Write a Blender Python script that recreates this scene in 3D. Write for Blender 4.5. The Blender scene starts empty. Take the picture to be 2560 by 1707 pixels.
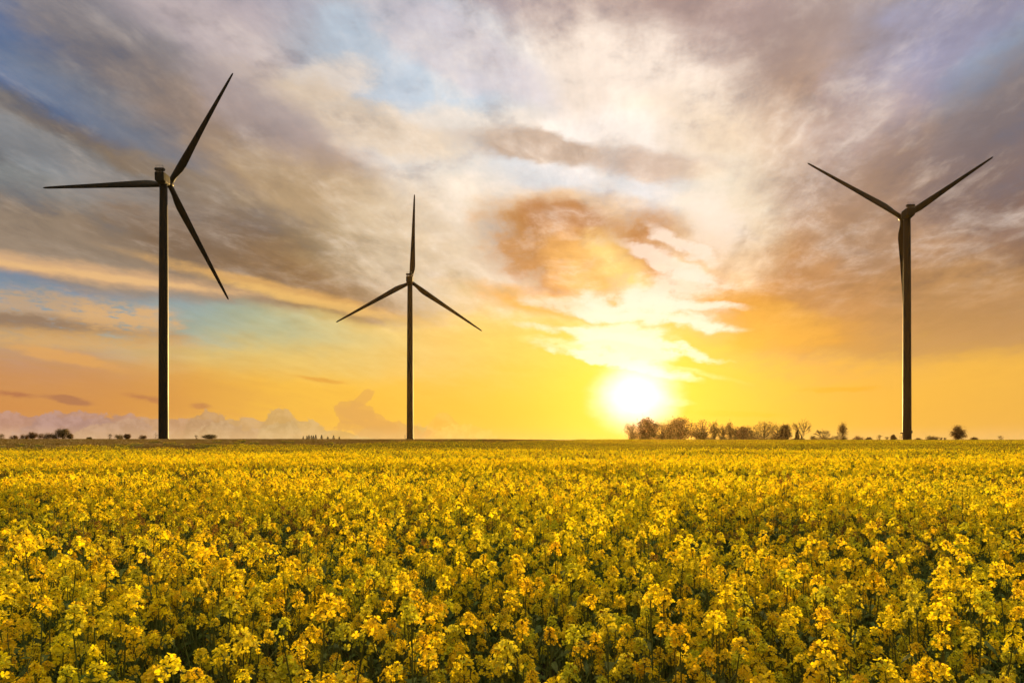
import bpy, bmesh, math, random
import numpy as np
from mathutils import Vector, Matrix

# ---------------------------------------------------------------- camera, sky, sun, exposure
F_PX = 1707.0            # focal length of a 24 mm lens on a 2560 px wide frame
HOR = 1097.0             # eye level in the photograph
CAM_Z = 2.10             # eye above the soil, metres
scene = bpy.context.scene
col = scene.collection
cam_data = bpy.data.cameras.new('camera')
cam_data.sensor_width = 36.0
cam_data.lens = 36.0 * F_PX / 2560.0
cam_data.shift_y = (HOR - 853.5) / 2560.0
cam_data.clip_start = 0.05
cam_data.clip_end = 20000.0
cam = bpy.data.objects.new('camera', cam_data)
cam.location = (0, 0, CAM_Z)
cam.rotation_euler = (math.radians(90), 0, 0)
col.objects.link(cam)
scene.camera = cam
scene.view_settings.view_transform = 'Standard'
scene.view_settings.look = 'None'
scene.view_settings.exposure = 0.90
scene.view_settings.gamma = 1.0
scene.cycles.max_bounces = 6
scene.cycles.transparent_max_bounces = 8
scene.cycles.use_adaptive_sampling = True
scene.cycles.adaptive_threshold = 0.02

SUN_AZ = math.atan((1588 - 1280) / F_PX)
SUN_EL = math.atan((HOR - 990) / F_PX * math.cos(SUN_AZ))
sun_data = bpy.data.lights.new('sun', 'SUN')
sun_data.energy = 5.0
sun_data.angle = math.radians(0.5)
sun_data.color = (1.0, 0.62, 0.20)
sun = bpy.data.objects.new('sun', sun_data)
sun.rotation_euler = (math.radians(90) - SUN_EL, 0, -SUN_AZ + math.pi)
col.objects.link(sun)


def lin(c):
    return tuple((v / 255 / 12.92 if v / 255 <= .04045 else ((v / 255 + .055) / 1.055) ** 2.4) for v in c)


class G:
    """tiny node graph writer"""
    def __init__(self, tree):
        self.t = tree
        self.n = tree.nodes
        self.l = tree.links

    def put(self, sock, v):
        if v is None:
            return
        if hasattr(v, 'is_linked') or hasattr(v, 'links'):
            self.l.new(v, sock)
        else:
            if sock.type == 'RGBA' and len(v) == 3:
                v = (*v, 1)
            sock.default_value = v

    def m(self, op, a, b=None, c=None, clamp=False):
        n = self.n.new('ShaderNodeMath')
        n.operation = op
        n.use_clamp = clamp
        for i, v in enumerate((a, b, c)):
            self.put(n.inputs[i], v)
        return n.outputs[0]

    def vm(self, op, a, b=None, scale=None):
        n = self.n.new('ShaderNodeVectorMath')
        n.operation = op
        self.put(n.inputs[0], a)
        self.put(n.inputs[1], b)
        if scale is not None:
            self.put(n.inputs['Scale'], scale)
        return n.outputs[0]

    def comb(self, x, y, z=0.0):
        n = self.n.new('ShaderNodeCombineXYZ')
        for i, v in enumerate((x, y, z)):
            self.put(n.inputs[i], v)
        return n.outputs[0]

    def sep(self, v):
        n = self.n.new('ShaderNodeSeparateXYZ')
        self.l.new(v, n.inputs[0])
        return n.outputs

    def noise(self, v, scale, detail=4, rough=.5, dist=0.0, color=False):
        n = self.n.new('ShaderNodeTexNoise')
        self.put(n.inputs['Vector'], v)
        n.inputs['Scale'].default_value = scale
        n.inputs['Detail'].default_value = detail
        n.inputs['Roughness'].default_value = rough
        n.inputs['Distortion'].default_value = dist
        return n.outputs['Color' if color else 'Fac']

    def mr(self, v, a, b, c=0.0, d=1.0, smooth=True):
        n = self.n.new('ShaderNodeMapRange')
        n.interpolation_type = 'SMOOTHSTEP' if smooth else 'LINEAR'
        self.put(n.inputs[0], v)
        for i, x in enumerate((a, b, c, d)):
            self.put(n.inputs[i + 1], x)
        return n.outputs[0]

    def mix(self, f, a, b, mode='MIX'):
        n = self.n.new('ShaderNodeMix')
        n.data_type = 'RGBA'
        n.blend_type = mode
        n.clamp_factor = True
        self.put(n.inputs[0], f)
        self.put(n.inputs[6], a)
        self.put(n.inputs[7], b)
        return n.outputs[2]

    def blob(self, v, loc, rot, sc):
        n = self.n.new('ShaderNodeMapping')
        n.vector_type = 'TEXTURE'
        self.l.new(v, n.inputs[0])
        n.inputs[1].default_value = (loc[0], loc[1], 0)
        n.inputs[2].default_value = (0, 0, rot)
        n.inputs[3].default_value = (sc[0], sc[1], 1)
        g = self.n.new('ShaderNodeTexGradient')
        g.gradient_type = 'SPHERICAL'
        self.l.new(n.outputs[0], g.inputs[0])
        return g.outputs[1]


# ---- the world: clear evening sky plus layers of drifting cloud, all in azimuth / elevation
world = bpy.data.worlds.new('World')
scene.world = world
world.use_nodes = True
wt = world.node_tree
wt.nodes.clear()
g = G(wt)
tc = wt.nodes.new('ShaderNodeTexCoord')
D = tc.outputs['Generated']
dx, dy, dz = g.sep(D)
az = g.m('ARCTAN2', dx, dy)
el = g.m('ARCSINE', dz)
DEG = 1707.0
A0 = g.m('MULTIPLY', az, DEG)
E0 = g.m('MULTIPLY', el, DEG)


def ae(px, py):
    u = (px - 1280) / F_PX
    v = (HOR - py) / F_PX
    a = math.atan(u)
    return a * DEG, math.atan(v * math.cos(a)) * DEG


# cloud deck coordinates: streaks drawn out towards and away from the sun
cs, sn = math.cos(SUN_AZ), math.sin(SUN_AZ)
rx = g.m('SUBTRACT', g.m('MULTIPLY', dx, cs), g.m('MULTIPLY', dy, sn))
ry = g.m('ADD', g.m('MULTIPLY', dx, sn), g.m('MULTIPLY', dy, cs))
dzc = g.m('ADD', g.m('MAXIMUM', dz, 0.0), 0.10)
kx = g.m('DIVIDE', rx, dzc)
ky = g.m('DIVIDE', ry, dzc)
deck = g.comb(kx, g.m('MULTIPLY', ky, 0.62), 0.0)
deck_long = g.comb(g.m('MULTIPLY', kx, 1.0), g.m('MULTIPLY', ky, 0.42), 3.0)
sky2 = g.comb(A0, g.m('MULTIPLY', E0, 1.9), 0.0)

w1 = g.noise(deck, 1.5, 4, .55, color=True)
w1 = g.vm('MULTIPLY', g.vm('SUBTRACT', w1, (.5, .5, .5)), (190, 100, 0))
w2 = g.noise(sky2, .012, 5, .6, color=True)
w2 = g.vm('MULTIPLY', g.vm('SUBTRACT', w2, (.5, .5, .5)), (90, 50, 0))
lowf = g.mr(E0, 60, 330)
w1 = g.vm('SCALE', w1, scale=lowf)
P0 = g.comb(A0, E0, 0.0)
P = g.vm('ADD', g.vm('ADD', P0, w1), w2)
Pf = g.vm('ADD', P0, g.vm('SCALE', w2, scale=.45))
nA = g.noise(deck, 2.8, 7, .66, .4)
nB = g.noise(g.vm('ADD', deck_long, g.vm('SCALE', w1, scale=.0006)), 7.0, 7, .64, .15)
nE = g.noise(g.comb(g.m('MULTIPLY', kx, 1.5), g.m('MULTIPLY', ky, .16), 9.0), 4.2, 6, .62, .1)
nC = g.noise(sky2, .0105, 6, .6)
nD = g.noise(g.vm('ADD', sky2, w1), .0060, 6, .62)
nAB = g.m('ADD', g.m('ADD', g.m('MULTIPLY', nA, .34), g.m('MULTIPLY', nB, .24)), g.m('ADD', g.m('MULTIPLY', nD, .27), g.m('MULTIPLY', nE, .22)))

# clear-sky ramp by elevation
ramp = wt.nodes.new('ShaderNodeValToRGB')
wt.links.new(g.m('DIVIDE', E0, 2000.0), ramp.inputs[0])
stops = [(0, (238, 184, 128)), (60, (226, 158, 92)), (130, (222, 160, 84)), (210, (208, 174, 102)), (300, (180, 178, 130)),
         (430, (158, 178, 166)), (560, (166, 182, 192)), (760, (158, 172, 192)), (950, (152, 164, 190)), (1300, (242, 224, 200)), (2000, (255, 232, 196))]  # top stops lie out of view, brightened and warmed to light the flowers
er = ramp.color_ramp
while len(er.elements) > 1:
    er.elements.remove(er.elements[0])
for i, (p, c) in enumerate(stops):
    e = er.elements[0] if i == 0 else er.elements.new(p / 2000)
    e.position = p / 2000
    e.color = (*lin(c), 1)
C = ramp.outputs[0]
nish = wt.nodes.new('ShaderNodeTexSky')
nish.sky_type = 'NISHITA'
nish.sun_disc = False
nish.sun_elevation = SUN_EL
nish.sun_rotation = SUN_AZ
nish.dust_density = 2.0
C = g.mix(.12, C, g.vm('SCALE', nish.outputs[0], scale=.10))

#   x, y, rx, ry, tilt (clockwise), colour, strength, roughness, field
SOFT = [
    # broad colour of the sky
    (1500, 1010, 1500, 420, 0, (248, 190, 66), 1.3, .1),
    (1500, 900, 1000, 420, 0, (252, 206, 84), .8, .2),
    (1150, 800, 560, 200, 6, (244, 206, 126), 1.0, .3),
    (2450, 900, 520, 330, 0, (236, 178, 78), 1.2, .2),
    (-20, 975, 560, 120, 0, (200, 130, 74), .9, .1),
    (640, 830, 620, 110, 5, (206, 196, 138), .7, .2),
    (150, 730, 560, 90, 3, (146, 178, 174), 1.3, .2),
    (480, 790, 460, 70, 5, (176, 186, 150), 1.0, .2),
    (40, 200, 640, 560, 20, (104, 130, 176), 1.6, .1),
    (430, 70, 400, 170, 14, (220, 200, 196), 1.3, 1.0),
    (830, 40, 420, 170, 0, (204, 192, 200), 1.3, .7),
    (650, 270, 420, 190, 20, (202, 186, 188), 1.2, .7),
    (1320, 20, 560, 190, 0, (168, 150, 156), 1.4, .5),
    (1850, 150, 760, 380, 25, (176, 150, 142), 1.6, .4),
    (2130, 330, 680, 360, -28, (158, 142, 140), 1.5, .4),
    (2000, 560, 460, 400, 0, (186, 148, 116), 1.4, .4),
    (2500, 240, 470, 330, -30, (134, 150, 186), 1.4, .4),
    (2440, 50, 460, 130, -25, (160, 152, 172), 1.1, .6),
    (2490, 205, 200, 90, -30, (138, 168, 198), 1.2, .5),
    # the bright cream fan over the sun
    (1330, 340, 760, 190, 8, (238, 220, 206), 1.5, .5),
    (1530, 280, 420, 220, 14, (244, 226, 210), 1.6, .5),
    (1690, 540, 290, 300, 60, (246, 218, 180), 1.4, .5),
    (1400, 560, 900, 240, 8, (226, 216, 210), 1.5, .5),
    (1040, 190, 380, 200, 10, (184, 202, 218), 1.5, .5),
    (880, 190, 200, 120, 10, (188, 200, 214), 1.2, .6),
    (1130, 120, 300, 80, 20, (206, 192, 196), 1.1, .9),
    (1450, 465, 560, 100, 6, (210, 214, 218), 1.2, .6),
    (1030, 330, 420, 60, -4, (238, 220, 200), 1.2, .8),
    (780, 215, 170, 46, -16, (238, 222, 208), 1.4, 1.2),
    (860, 300, 360, 56, 10, (224, 200, 172), 1.2, .6),
    (1520, 355, 240, 90, 0, (248, 238, 230), 1.2, .6),
    # left: slate and brown sheets
    (10, 385, 600, 130, 14, (84, 86, 96), 1.7, .4),
    (380, 240, 460, 130, 34, (122, 124, 136), 1.3, .5),
    (600, 400, 520, 130, 24, (154, 142, 138), 1.4, .6),
    (300, 470, 420, 80, 16, (140, 132, 126), 1.2, .6),
    (330, 330, 360, 60, 22, (132, 142, 158), 1.0, .8),
    (780, 460, 460, 120, 20, (184, 154, 130), 1.3, .4),
    (640, 300, 200, 80, 30, (188, 172, 172), 1.0, .6),
    (330, 560, 700, 70, 8, (166, 170, 168), 1.1, .6),
    (560, 520, 420, 60, 14, (160, 136, 108), 1.3, .6),
    (900, 540, 420, 100, 16, (200, 170, 126), 1.2, .4),
    (190, 430, 460, 50, 14, (150, 158, 166), .9, .7),
    (60, 590, 520, 90, 6, (138, 124, 116), 1.5, .6),
    (330, 640, 500, 84, 4, (170, 148, 124), 1.4, .7),
    (700, 655, 460, 100, 10, (140, 114, 90), 1.7, .6),
    (850, 715, 300, 70, 12, (160, 124, 84), 1.5, .5),
    (880, 620, 220, 90, 0, (180, 154, 114), 1.0, .5),
    (1080, 600, 300, 220, 0, (230, 208, 176), 1.1, .4),
    # right: brown bank
    (2470, 620, 700, 220, -6, (136, 108, 96), 1.6, .4),
    (2300, 450, 480, 150, -30, (136, 116, 108), 1.4, .4),
    (2150, 690, 380, 170, 12, (172, 128, 86), 1.3, .5),
    (2060, 470, 240, 260, 0, (172, 138, 110), 1.0, .4),
    (2500, 760, 560, 110, 4, (190, 144, 92), 1.3, .5),
    # dark puffs over the sun
    (1430, 555, 260, 80, 6, (228, 182, 122), 1.2, .8),
    (1340, 625, 190, 90, 30, (190, 134, 76), 1.6, .7),
    (1400, 565, 160, 60, 10, (172, 116, 66), 1.6, .6),
    (1540, 660, 170, 66, 0, (252, 210, 120), 1.5, .5),
    (1440, 680, 150, 60, 40, (228, 170, 98), 1.2, .5),
    (1700, 622, 220, 90, 14, (180, 122, 68), 1.6, .6),
    (1370, 368, 280, 40, 6, (186, 162, 142), 1.7, .7),
    (1640, 415, 180, 42, 8, (208, 184, 166), 1.6, .6),
    (1400, 755, 290, 40, 10, (230, 172, 90), 1.7, .4),
    (1900, 760, 280, 80, 22, (206, 146, 66), 1.6, .6),
    (2040, 700, 240, 90, 25, (184, 134, 86), 1.3, .6),
    (1860, 845, 70, 40, 5, (214, 152, 66), 1.4, .5),
    (1950, 805, 150, 60, 8, (214, 158, 76), 1.3, .5),
    (1800, 560, 170, 170, 20, (246, 226, 192), 1.0, .5),
]
for (x, y, rx_, ry_, rot, c, st, ro) in SOFT:
    b = g.blob(P, ae(x, y), -math.radians(rot), (rx_ * 1.12, ry_ * 1.15))
    k = g.m('MULTIPLY_ADD', g.m('SUBTRACT', nAB, .5), ro * 8.0 + .8, 1.0)
    f = g.m('MULTIPLY', g.mr(g.m('MULTIPLY', b, k), 0.02, .72), min(st, 1.6) * .60)
    C = g.mix(f, C, lin(c))

# thin wisps and filaments across the deck
wis = g.mr(nB, .52, .78)
hi = g.mr(E0, 220, 480)
C = g.mix(g.m('MULTIPLY', g.m('MULTIPLY', wis, hi), .28), C, lin((244, 226, 208)))
nF = g.noise(g.vm('ADD', deck, g.vm('SCALE', w1, scale=.0010)), 3.4, 8, .60, .2)
rid = g.m('POWER', g.m('SUBTRACT', 1.0, g.m('ABSOLUTE', g.m('MULTIPLY_ADD', nF, 2.0, -1.0))), 7.0)
C = g.mix(g.m('MULTIPLY', g.m('MULTIPLY', rid, g.mr(nA, .42, .62)), g.m('MULTIPLY', g.m('MULTIPLY', hi, g.mr(A0, -900, -250, .35, 1.0)), .34)), C, lin((246, 230, 214)))
drk = g.mr(nD, .46, .28)
C = g.mix(g.m('MULTIPLY', g.m('MULTIPLY', drk, hi), .22), C, lin((122, 116, 124)))
lum = g.m('MULTIPLY_ADD', g.m('SUBTRACT', nAB, .5), 1.9, 1.0)
C = g.vm('SCALE', C, scale=g.m('ADD', g.m('MULTIPLY', g.m('SUBTRACT', lum, 1.0), g.mr(E0, 40, 420)), 1.0))

offs = g.m('ABSOLUTE', g.m('SUBTRACT', A0, SUN_AZ * DEG))
C = g.vm('SCALE', C, scale=g.mr(offs, 380, 1150, 1.0, g.mr(E0, 150, 500, 1.0, .70)))
# thin crisp streaks low in the sky and the flat cumulus along the skyline
pf = g.noise(P0, .030, 6, .62)
pf2 = g.noise(g.comb(A0, g.m('MULTIPLY', E0, 3.0), 2.0), .028, 6, .65)
CRISP = [
    (180, 676, 560, 22, 2, (228, 180, 128), 1.1, .5),
    (250, 690, 380, 9, 2, (240, 192, 130), 1.1, .5),
    (690, 722, 420, 16, 9, (234, 180, 104), 1.1, .6),
    (820, 762, 360, 13, 9, (242, 194, 112), 1.1, .5),
    (120, 790, 330, 60, 0, (204, 164, 118), 1.2, 1.3),
    (110, 815, 340, 26, 1, (140, 114, 92), 1.3, .9),
    (300, 795, 150, 30, 0, (226, 178, 118), 1.1, 1.5),
    (210, 848, 330, 24, -2, (220, 172, 106), 1.1, .8),
    (170, 895, 150, 14, 10, (230, 168, 90), 1.1, .9),
    (800, 948, 90, 6, 6, (224, 160, 70), 1.2, .3),
    (30, 985, 60, 8, 4, (176, 112, 78), 1.2, 1.0),
    (170, 998, 60, 9, 8, (172, 116, 84), 1.2, 1.0),
    (360, 996, 60, 9, 10, (186, 124, 80), 1.2, 1.0),
    (500, 1015, 36, 7, 0, (190, 128, 82), 1.1, 1.0),
    (1600, 900, 300, 8, 14, (255, 244, 214), 1.5, .6),
    (1660, 930, 110, 13, 16, (255, 250, 238), 1.7, .5),
    (1690, 1004, 60, 9, 3, (255, 248, 222), 1.6, .9),
    (1470, 870, 210, 16, 8, (255, 246, 210), 1.3, .7),
    (1800, 1032, 200, 8, 2, (244, 186, 50), 1.1, .7),
    (2100, 972, 120, 8, 0, (232, 168, 48), 1.1, .9),
]
for (x, y, rx_, ry_, rot, c, st, ro) in CRISP:
    b = g.blob(Pf, ae(x, y), -math.radians(rot), (rx_, ry_ * 1.3))
    k = g.m('ADD', g.m('MULTIPLY_ADD', g.m('SUBTRACT', nC, .5), ro * 2.6, 1.0), g.m('MULTIPLY', g.m('SUBTRACT', pf2, .5), ro * 2.6))
    f = g.m('MULTIPLY', g.mr(g.m('MULTIPLY', b, k), 0.02, .75), st * .62)
    C = g.mix(f, C, lin(c))
CUM = [  # lumps of the bank: x, top y, half width, colour
    (-60, 1046, 420, (189, 148, 132)), (190, 1040, 130, (184, 146, 132)), (300, 1044, 90, (187, 148, 128)),
    (430, 1052, 260, (195, 156, 123)), (520, 1036, 70, (193, 154, 110)), (600, 1050, 120, (203, 166, 119)),
    (700, 1026, 60, (204, 168, 114)), (740, 1052, 110, (208, 174, 119)), (850, 1077, 60, (208, 168, 101)),
    (1000, 1060, 150, (216, 184, 119)), (1110, 1034, 60, (240, 188, 92)), (1160, 1060, 100, (246, 200, 100)),
]
BANK = None
for (x, ty, hw, c) in CUM:
    hgt = 1105 - ty
    b = g.blob(P0, ae(x, 1105), 0.0, (hw, hgt * 1.25))
    v = g.m('ADD', g.mr(b, 0, .5, 0, 1, False), g.m('MULTIPLY', g.m('SUBTRACT', pf, .5), 1.3))
    f = g.mr(v, .34, .47)
    f = g.m('MULTIPLY', f, g.m('MULTIPLY', g.mr(b, 0.0, .10), .80))
    C = g.mix(f, C, g.mix(g.mr(pf, .62, .40), lin(tuple(min(255, v + 7) for v in c)), lin(tuple(v - 9 for v in c))))
for (x, y, rx_, ry_, rot) in [(885, 1030, 66, 40, 0), (905, 1000, 44, 20, -40), (925, 1050, 100, 30, 20), (960, 1075, 150, 34, 5)]:
    b = g.blob(P0, ae(x, y), -math.radians(rot), (rx_, ry_))
    v = g.m('ADD', b, g.m('MULTIPLY', g.m('SUBTRACT', pf, .5), 1.1))
    f = g.m('MULTIPLY', g.mr(v, .24, .34), g.m('MULTIPLY', g.mr(b, 0, .12), .72))
    C = g.mix(f, C, lin((222, 166, 92)))
# pale foot of the sky
C = g.mix(g.mr(E0, 34, 0, 0, .30), C, lin((250, 205, 140)))

# light round the sun
SA, SE = ae(1588, 990)
for (r_, ry_, rot, c, st, pw) in [
        (1000, 260, 0, (250, 190, 40), .60, 1.3), (520, 300, 0, (252, 196, 50), .75, 1.4)]:
    b = g.blob(Pf if pw < 1.4 else P0, (SA, SE), rot, (r_, ry_))
    C = g.mix(g.m('MULTIPLY', g.m('POWER', b, pw), st), C, lin(c))
for (x, y, a, b_, rot, st) in [(1540, 905, 190, 16, 14, .9), (1640, 870, 170, 14, 12, .8), (1500, 840, 200, 14, 10, .7), (1610, 800, 220, 18, 10, .8), (1660, 760, 200, 16, 6, .8), (1680, 660, 150, 20, 20, .7), (1700, 610, 110, 18, 24, .7), (1590, 760, 180, 46, 8, .85), (1660, 715, 150, 34, -4, .7), (1780, 560, 90, 60, 35, .5), (1570, 860, 130, 46, 10, .85), (1470, 765, 180, 26, 12, .6), (1690, 800, 120, 26, 15, .7)]:
    b = g.blob(P, ae(x, y), -math.radians(rot), (a * 1.25, b_ * 1.3))
    k = g.m('MULTIPLY_ADD', g.m('SUBTRACT', nAB, .5), 8.0, 1.0)
    C = g.mix(g.m('MULTIPLY', g.mr(g.m('MULTIPLY', b, k), 0.05, .7), st), C, lin((252, 236, 220)))
core = g.blob(Pf, (SA, SE), 0.0, (138, 112))
C = g.mix(g.mr(core, .0, .90), C, (1.35, 1.18, 1.22))
disc = g.mr(g.blob(P0, (SA, SE), 0.0, (52, 48)), .1, .9)
C = g.mix(disc, C, (3.5, 3.2, 2.7))
# unseen sky: overhead boosted to light the crop, low rear dimmed to darken towers
C = g.vm('SCALE', C, scale=g.mr(dz, .58, .90, 1.0, 2.55))
back = g.m('MULTIPLY', g.mr(dy, .45, -.25), g.mr(dz, .85, .25))
C = g.mix(back, C, lin((70, 62, 58)))
below = g.mr(dz, -.01, -.10)
C = g.mix(below, C, (.05, .04, .02))
bg = wt.nodes.new('ShaderNodeBackground')
wt.links.new(C, bg.inputs[0])
bg.inputs[1].default_value = 0.536
out = wt.nodes.new('ShaderNodeOutputWorld')
wt.links.new(bg.outputs[0], out.inputs[0])
world.cycles.sampling_method = 'MANUAL'
world.cycles.sample_map_resolution = 512

# ---------------------------------------------------------------- helpers
rng = np.random.default_rng(7)


def tag(o, label=None, cat=None, group=None, kind=None):
    if label: o['label'] = label
    if cat: o['category'] = cat
    if group: o['group'] = group
    if kind: o['kind'] = kind
    return o


def empty(name, loc, **kw):
    o = bpy.data.objects.new(name, None)
    o.empty_display_size = .2
    o.location = loc
    col.objects.link(o)
    return tag(o, **kw)


class MB:
    """collects polygons for one mesh"""
    def __init__(self):
        self.v = []
        self.f = []
        self.m = []
        self.nv = 0

    def add(self, verts, faces, mat=0):
        verts = np.asarray(verts, float).reshape(-1, 3)
        self.v.append(verts)
        k = self.nv
        for fc in faces:
            self.f.append([i + k for i in fc])
            self.m.append(mat)
        self.nv += len(verts)

    def tube(self, pts, rad, n=5, mat=0, cap=True):
        pts = np.asarray(pts, float)
        rad = np.broadcast_to(np.asarray(rad, float), (len(pts),))
        t = np.gradient(pts, axis=0)
        t /= np.linalg.norm(t, axis=1, keepdims=True) + 1e-9
        ref = np.array([0, 0, 1.0]) if abs(t[:, 2]).mean() < .9 else np.array([1.0, 0, 0])
        a = np.cross(t, ref)
        a /= np.linalg.norm(a, axis=1, keepdims=True) + 1e-9
        b = np.cross(t, a)
        th = np.arange(n) * 2 * math.pi / n
        ring = (pts[:, None] + rad[:, None, None] * (np.cos(th)[None, :, None] * a[:, None] + np.sin(th)[None, :, None] * b[:, None]))
        fs = []
        for i in range(len(pts) - 1):
            for j in range(n):
                k = (j + 1) % n
                fs.append((i * n + j, i * n + k, (i + 1) * n + k, (i + 1) * n + j))
        if cap:
            fs.append(tuple(range(n))[::-1])
            fs.append(tuple((len(pts) - 1) * n + j for j in range(n)))
        self.add(ring.reshape(-1, 3), fs, mat)

    def box(self, c, s, mat=0, R=None):
        v = np.array([[x, y, z] for x in (-.5, .5) for y in (-.5, .5) for z in (-.5, .5)]) * np.asarray(s)
        if R is not None:
            v = v @ np.asarray(R).T
        self.add(v + np.asarray(c), [(0, 1, 3, 2), (4, 6, 7, 5), (0, 4, 5, 1), (2, 3, 7, 6), (0, 2, 6, 4), (1, 5, 7, 3)], mat)

    def mesh(self, name, mats, smooth=False):
        me = bpy.data.meshes.new(name)
        me.from_pydata(np.concatenate(self.v).tolist(), [], self.f)
        for mt in mats:
            me.materials.append(mt)
        me.polygons.foreach_set('material_index', self.m)
        if smooth:
            me.polygons.foreach_set('use_smooth', [True] * len(self.f))
        me.update()
        return me

    def build(self, name, mats, parent=None, smooth=False, bevel=0):
        o = bpy.data.objects.new(name, self.mesh(name, mats if isinstance(mats, (list, tuple)) else [mats], smooth))
        col.objects.link(o)
        o.parent = parent
        if bevel:
            md = o.modifiers.new('bevel', 'BEVEL')
            md.width = bevel
            md.segments = 3
        return o


def material(name):
    mt = bpy.data.materials.new(name)
    mt.use_nodes = True
    mt.node_tree.nodes.clear()
    q = G(mt.node_tree)
    o = q.n.new('ShaderNodeOutputMaterial')
    return mt, q, o


def leafy(name, base, alt, trans, rand=.3, scale=.35, tint=None, gloss=.06, warm=(1, 1, 1)):
    """thin plant tissue: light passes through as well as off it"""
    mt, q, o = material(name)
    oi = q.n.new('ShaderNodeObjectInfo')
    geo = q.n.new('ShaderNodeNewGeometry')
    n = q.noise(geo.outputs['Position'], scale, 3, .6)
    f = q.mr(n, .36, .66)
    c = q.mix(f, base, alt)
    hsv = q.n.new('ShaderNodeHueSaturation')
    q.put(hsv.inputs['Color'], c)
    q.put(hsv.inputs['Hue'], q.mr(oi.outputs['Random'], 0, 1, .5 - .022 * rand / .3, .5 + .014 * rand / .3, False))
    q.put(hsv.inputs['Value'], q.mr(q.noise(geo.outputs['Position'], 9.0, 2), .3, .7, 1 - rand, 1 + rand * .6, False))
    c = hsv.outputs[0]
    d = q.n.new('ShaderNodeBsdfDiffuse')
    t = q.n.new('ShaderNodeBsdfTranslucent')
    q.put(d.inputs[0], c)
    q.put(t.inputs[0], q.mix(1.0, c, warm, 'MULTIPLY'))
    ms = q.n.new('ShaderNodeMixShader')
    ms.inputs[0].default_value = trans
    q.l.new(d.outputs[0], ms.inputs[1])
    q.l.new(t.outputs[0], ms.inputs[2])
    gl = q.n.new('ShaderNodeBsdfGlossy')
    gl.inputs['Roughness'].default_value = .45
    m2 = q.n.new('ShaderNodeMixShader')
    m2.inputs[0].default_value = gloss
    q.l.new(ms.outputs[0], m2.inputs[1])
    q.l.new(gl.outputs[0], m2.inputs[2])
    q.l.new(m2.outputs[0], o.inputs[0])
    return mt


M = {}
M['petal'] = leafy('petal', (.97, .80, .010), (.90, .68, .010), .58, .20, .45, gloss=.01)
M['young'] = leafy('young_petal', (.72, .65, .015), (.58, .55, .02), .5, .2, .6, gloss=.01)
M['bud'] = leafy('bud', (.26, .20, .02), (.30, .17, .02), .35, .3, gloss=.01)
M['stem'] = leafy('stem', (.11, .17, .04), (.13, .15, .035), .1, .3, gloss=.015)
M['leaf'] = leafy('leaf', (.09, .16, .035), (.13, .17, .035), .4, .35, gloss=.015)
M['wheat'] = leafy('wheat_leaf', (.14, .10, .014), (.20, .13, .018), .35, .25, .05)
M['tree_leaf'] = leafy('tree_leaf', (.11, .08, .018), (.19, .11, .02), .55, .35, .3)
M['conifer'] = leafy('needles', (.020, .032, .012), (.03, .04, .016), .1, .3)

mt, q, o = material('bark')
bs = q.n.new('ShaderNodeBsdfPrincipled')
geo = q.n.new('ShaderNodeNewGeometry')
q.put(bs.inputs['Base Color'], q.mix(q.noise(geo.outputs['Position'], 2.0, 5, .6), (.035, .026, .018), (.085, .065, .045)))
bs.inputs['Roughness'].default_value = .9
q.l.new(bs.outputs[0], o.inputs[0])
M['bark'] = mt


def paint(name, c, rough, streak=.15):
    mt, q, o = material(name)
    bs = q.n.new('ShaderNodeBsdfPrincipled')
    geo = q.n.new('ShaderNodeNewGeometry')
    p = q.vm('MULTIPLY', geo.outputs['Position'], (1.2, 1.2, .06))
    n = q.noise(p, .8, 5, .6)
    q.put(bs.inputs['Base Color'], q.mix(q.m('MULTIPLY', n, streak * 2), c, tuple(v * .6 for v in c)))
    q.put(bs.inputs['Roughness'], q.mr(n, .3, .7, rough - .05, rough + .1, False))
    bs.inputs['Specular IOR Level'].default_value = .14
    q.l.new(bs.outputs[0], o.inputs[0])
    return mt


M['paint'] = paint('backlit_dark_paint', (.026, .024, .018), .50)  # near-black base colour paints in the backlit silhouette; the turbines themselves are pale
M['dark_metal'] = paint('dark_metal', (.05, .048, .045), .45)
M['door'] = paint('door_paint', (.11, .11, .11), .4)

mt, q, o = material('soil_and_fields')
geo = q.n.new('ShaderNodeNewGeometry')
pos = geo.outputs['Position']
sx, sy, sz = q.sep(pos)
dist = q.vm('LENGTH', pos) if False else None
ln = q.n.new('ShaderNodeVectorMath'); ln.operation = 'LENGTH'
q.l.new(pos, ln.inputs[0])
dist = ln.outputs['Value']
soil = q.mix(q.noise(pos, 3.0, 6, .65), (.030, .022, .012), (.070, .050, .030))
green = q.mix(q.noise(pos, .5, 6, .65), (.055, .075, .018), (.12, .12, .03))
strips = q.mr(q.noise(q.vm('MULTIPLY', pos, (.002, .012, 0)), 1.0, 2), .45, .55)
far = q.mix(strips, green, (.13, .12, .04))
q_c = q.mix(q.mr(dist, 60, 75), soil, green)
q_c = q.mix(q.mr(dist, 700, 900), q_c, far)
bs = q.n.new('ShaderNodeBsdfPrincipled')
bs.inputs['Roughness'].default_value = 1.0
bs.inputs['Specular IOR Level'].default_value = .1
q.put(bs.inputs['Base Color'], q_c)
bmp = q.n.new('ShaderNodeBump')
bmp.inputs['Strength'].default_value = .8
bmp.inputs['Distance'].default_value = .05
q.put(bmp.inputs['Height'], q.noise(pos, 8.0, 6, .7))
q.l.new(bmp.outputs[0], bs.inputs['Normal'])
q.l.new(bs.outputs[0], o.inputs[0])
M['ground'] = mt


# ---------------------------------------------------------------- terrain
def sstep(a, b, x):
    t = np.clip((x - a) / (b - a), 0, 1)
    return t * t * (3 - 2 * t)


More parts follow.
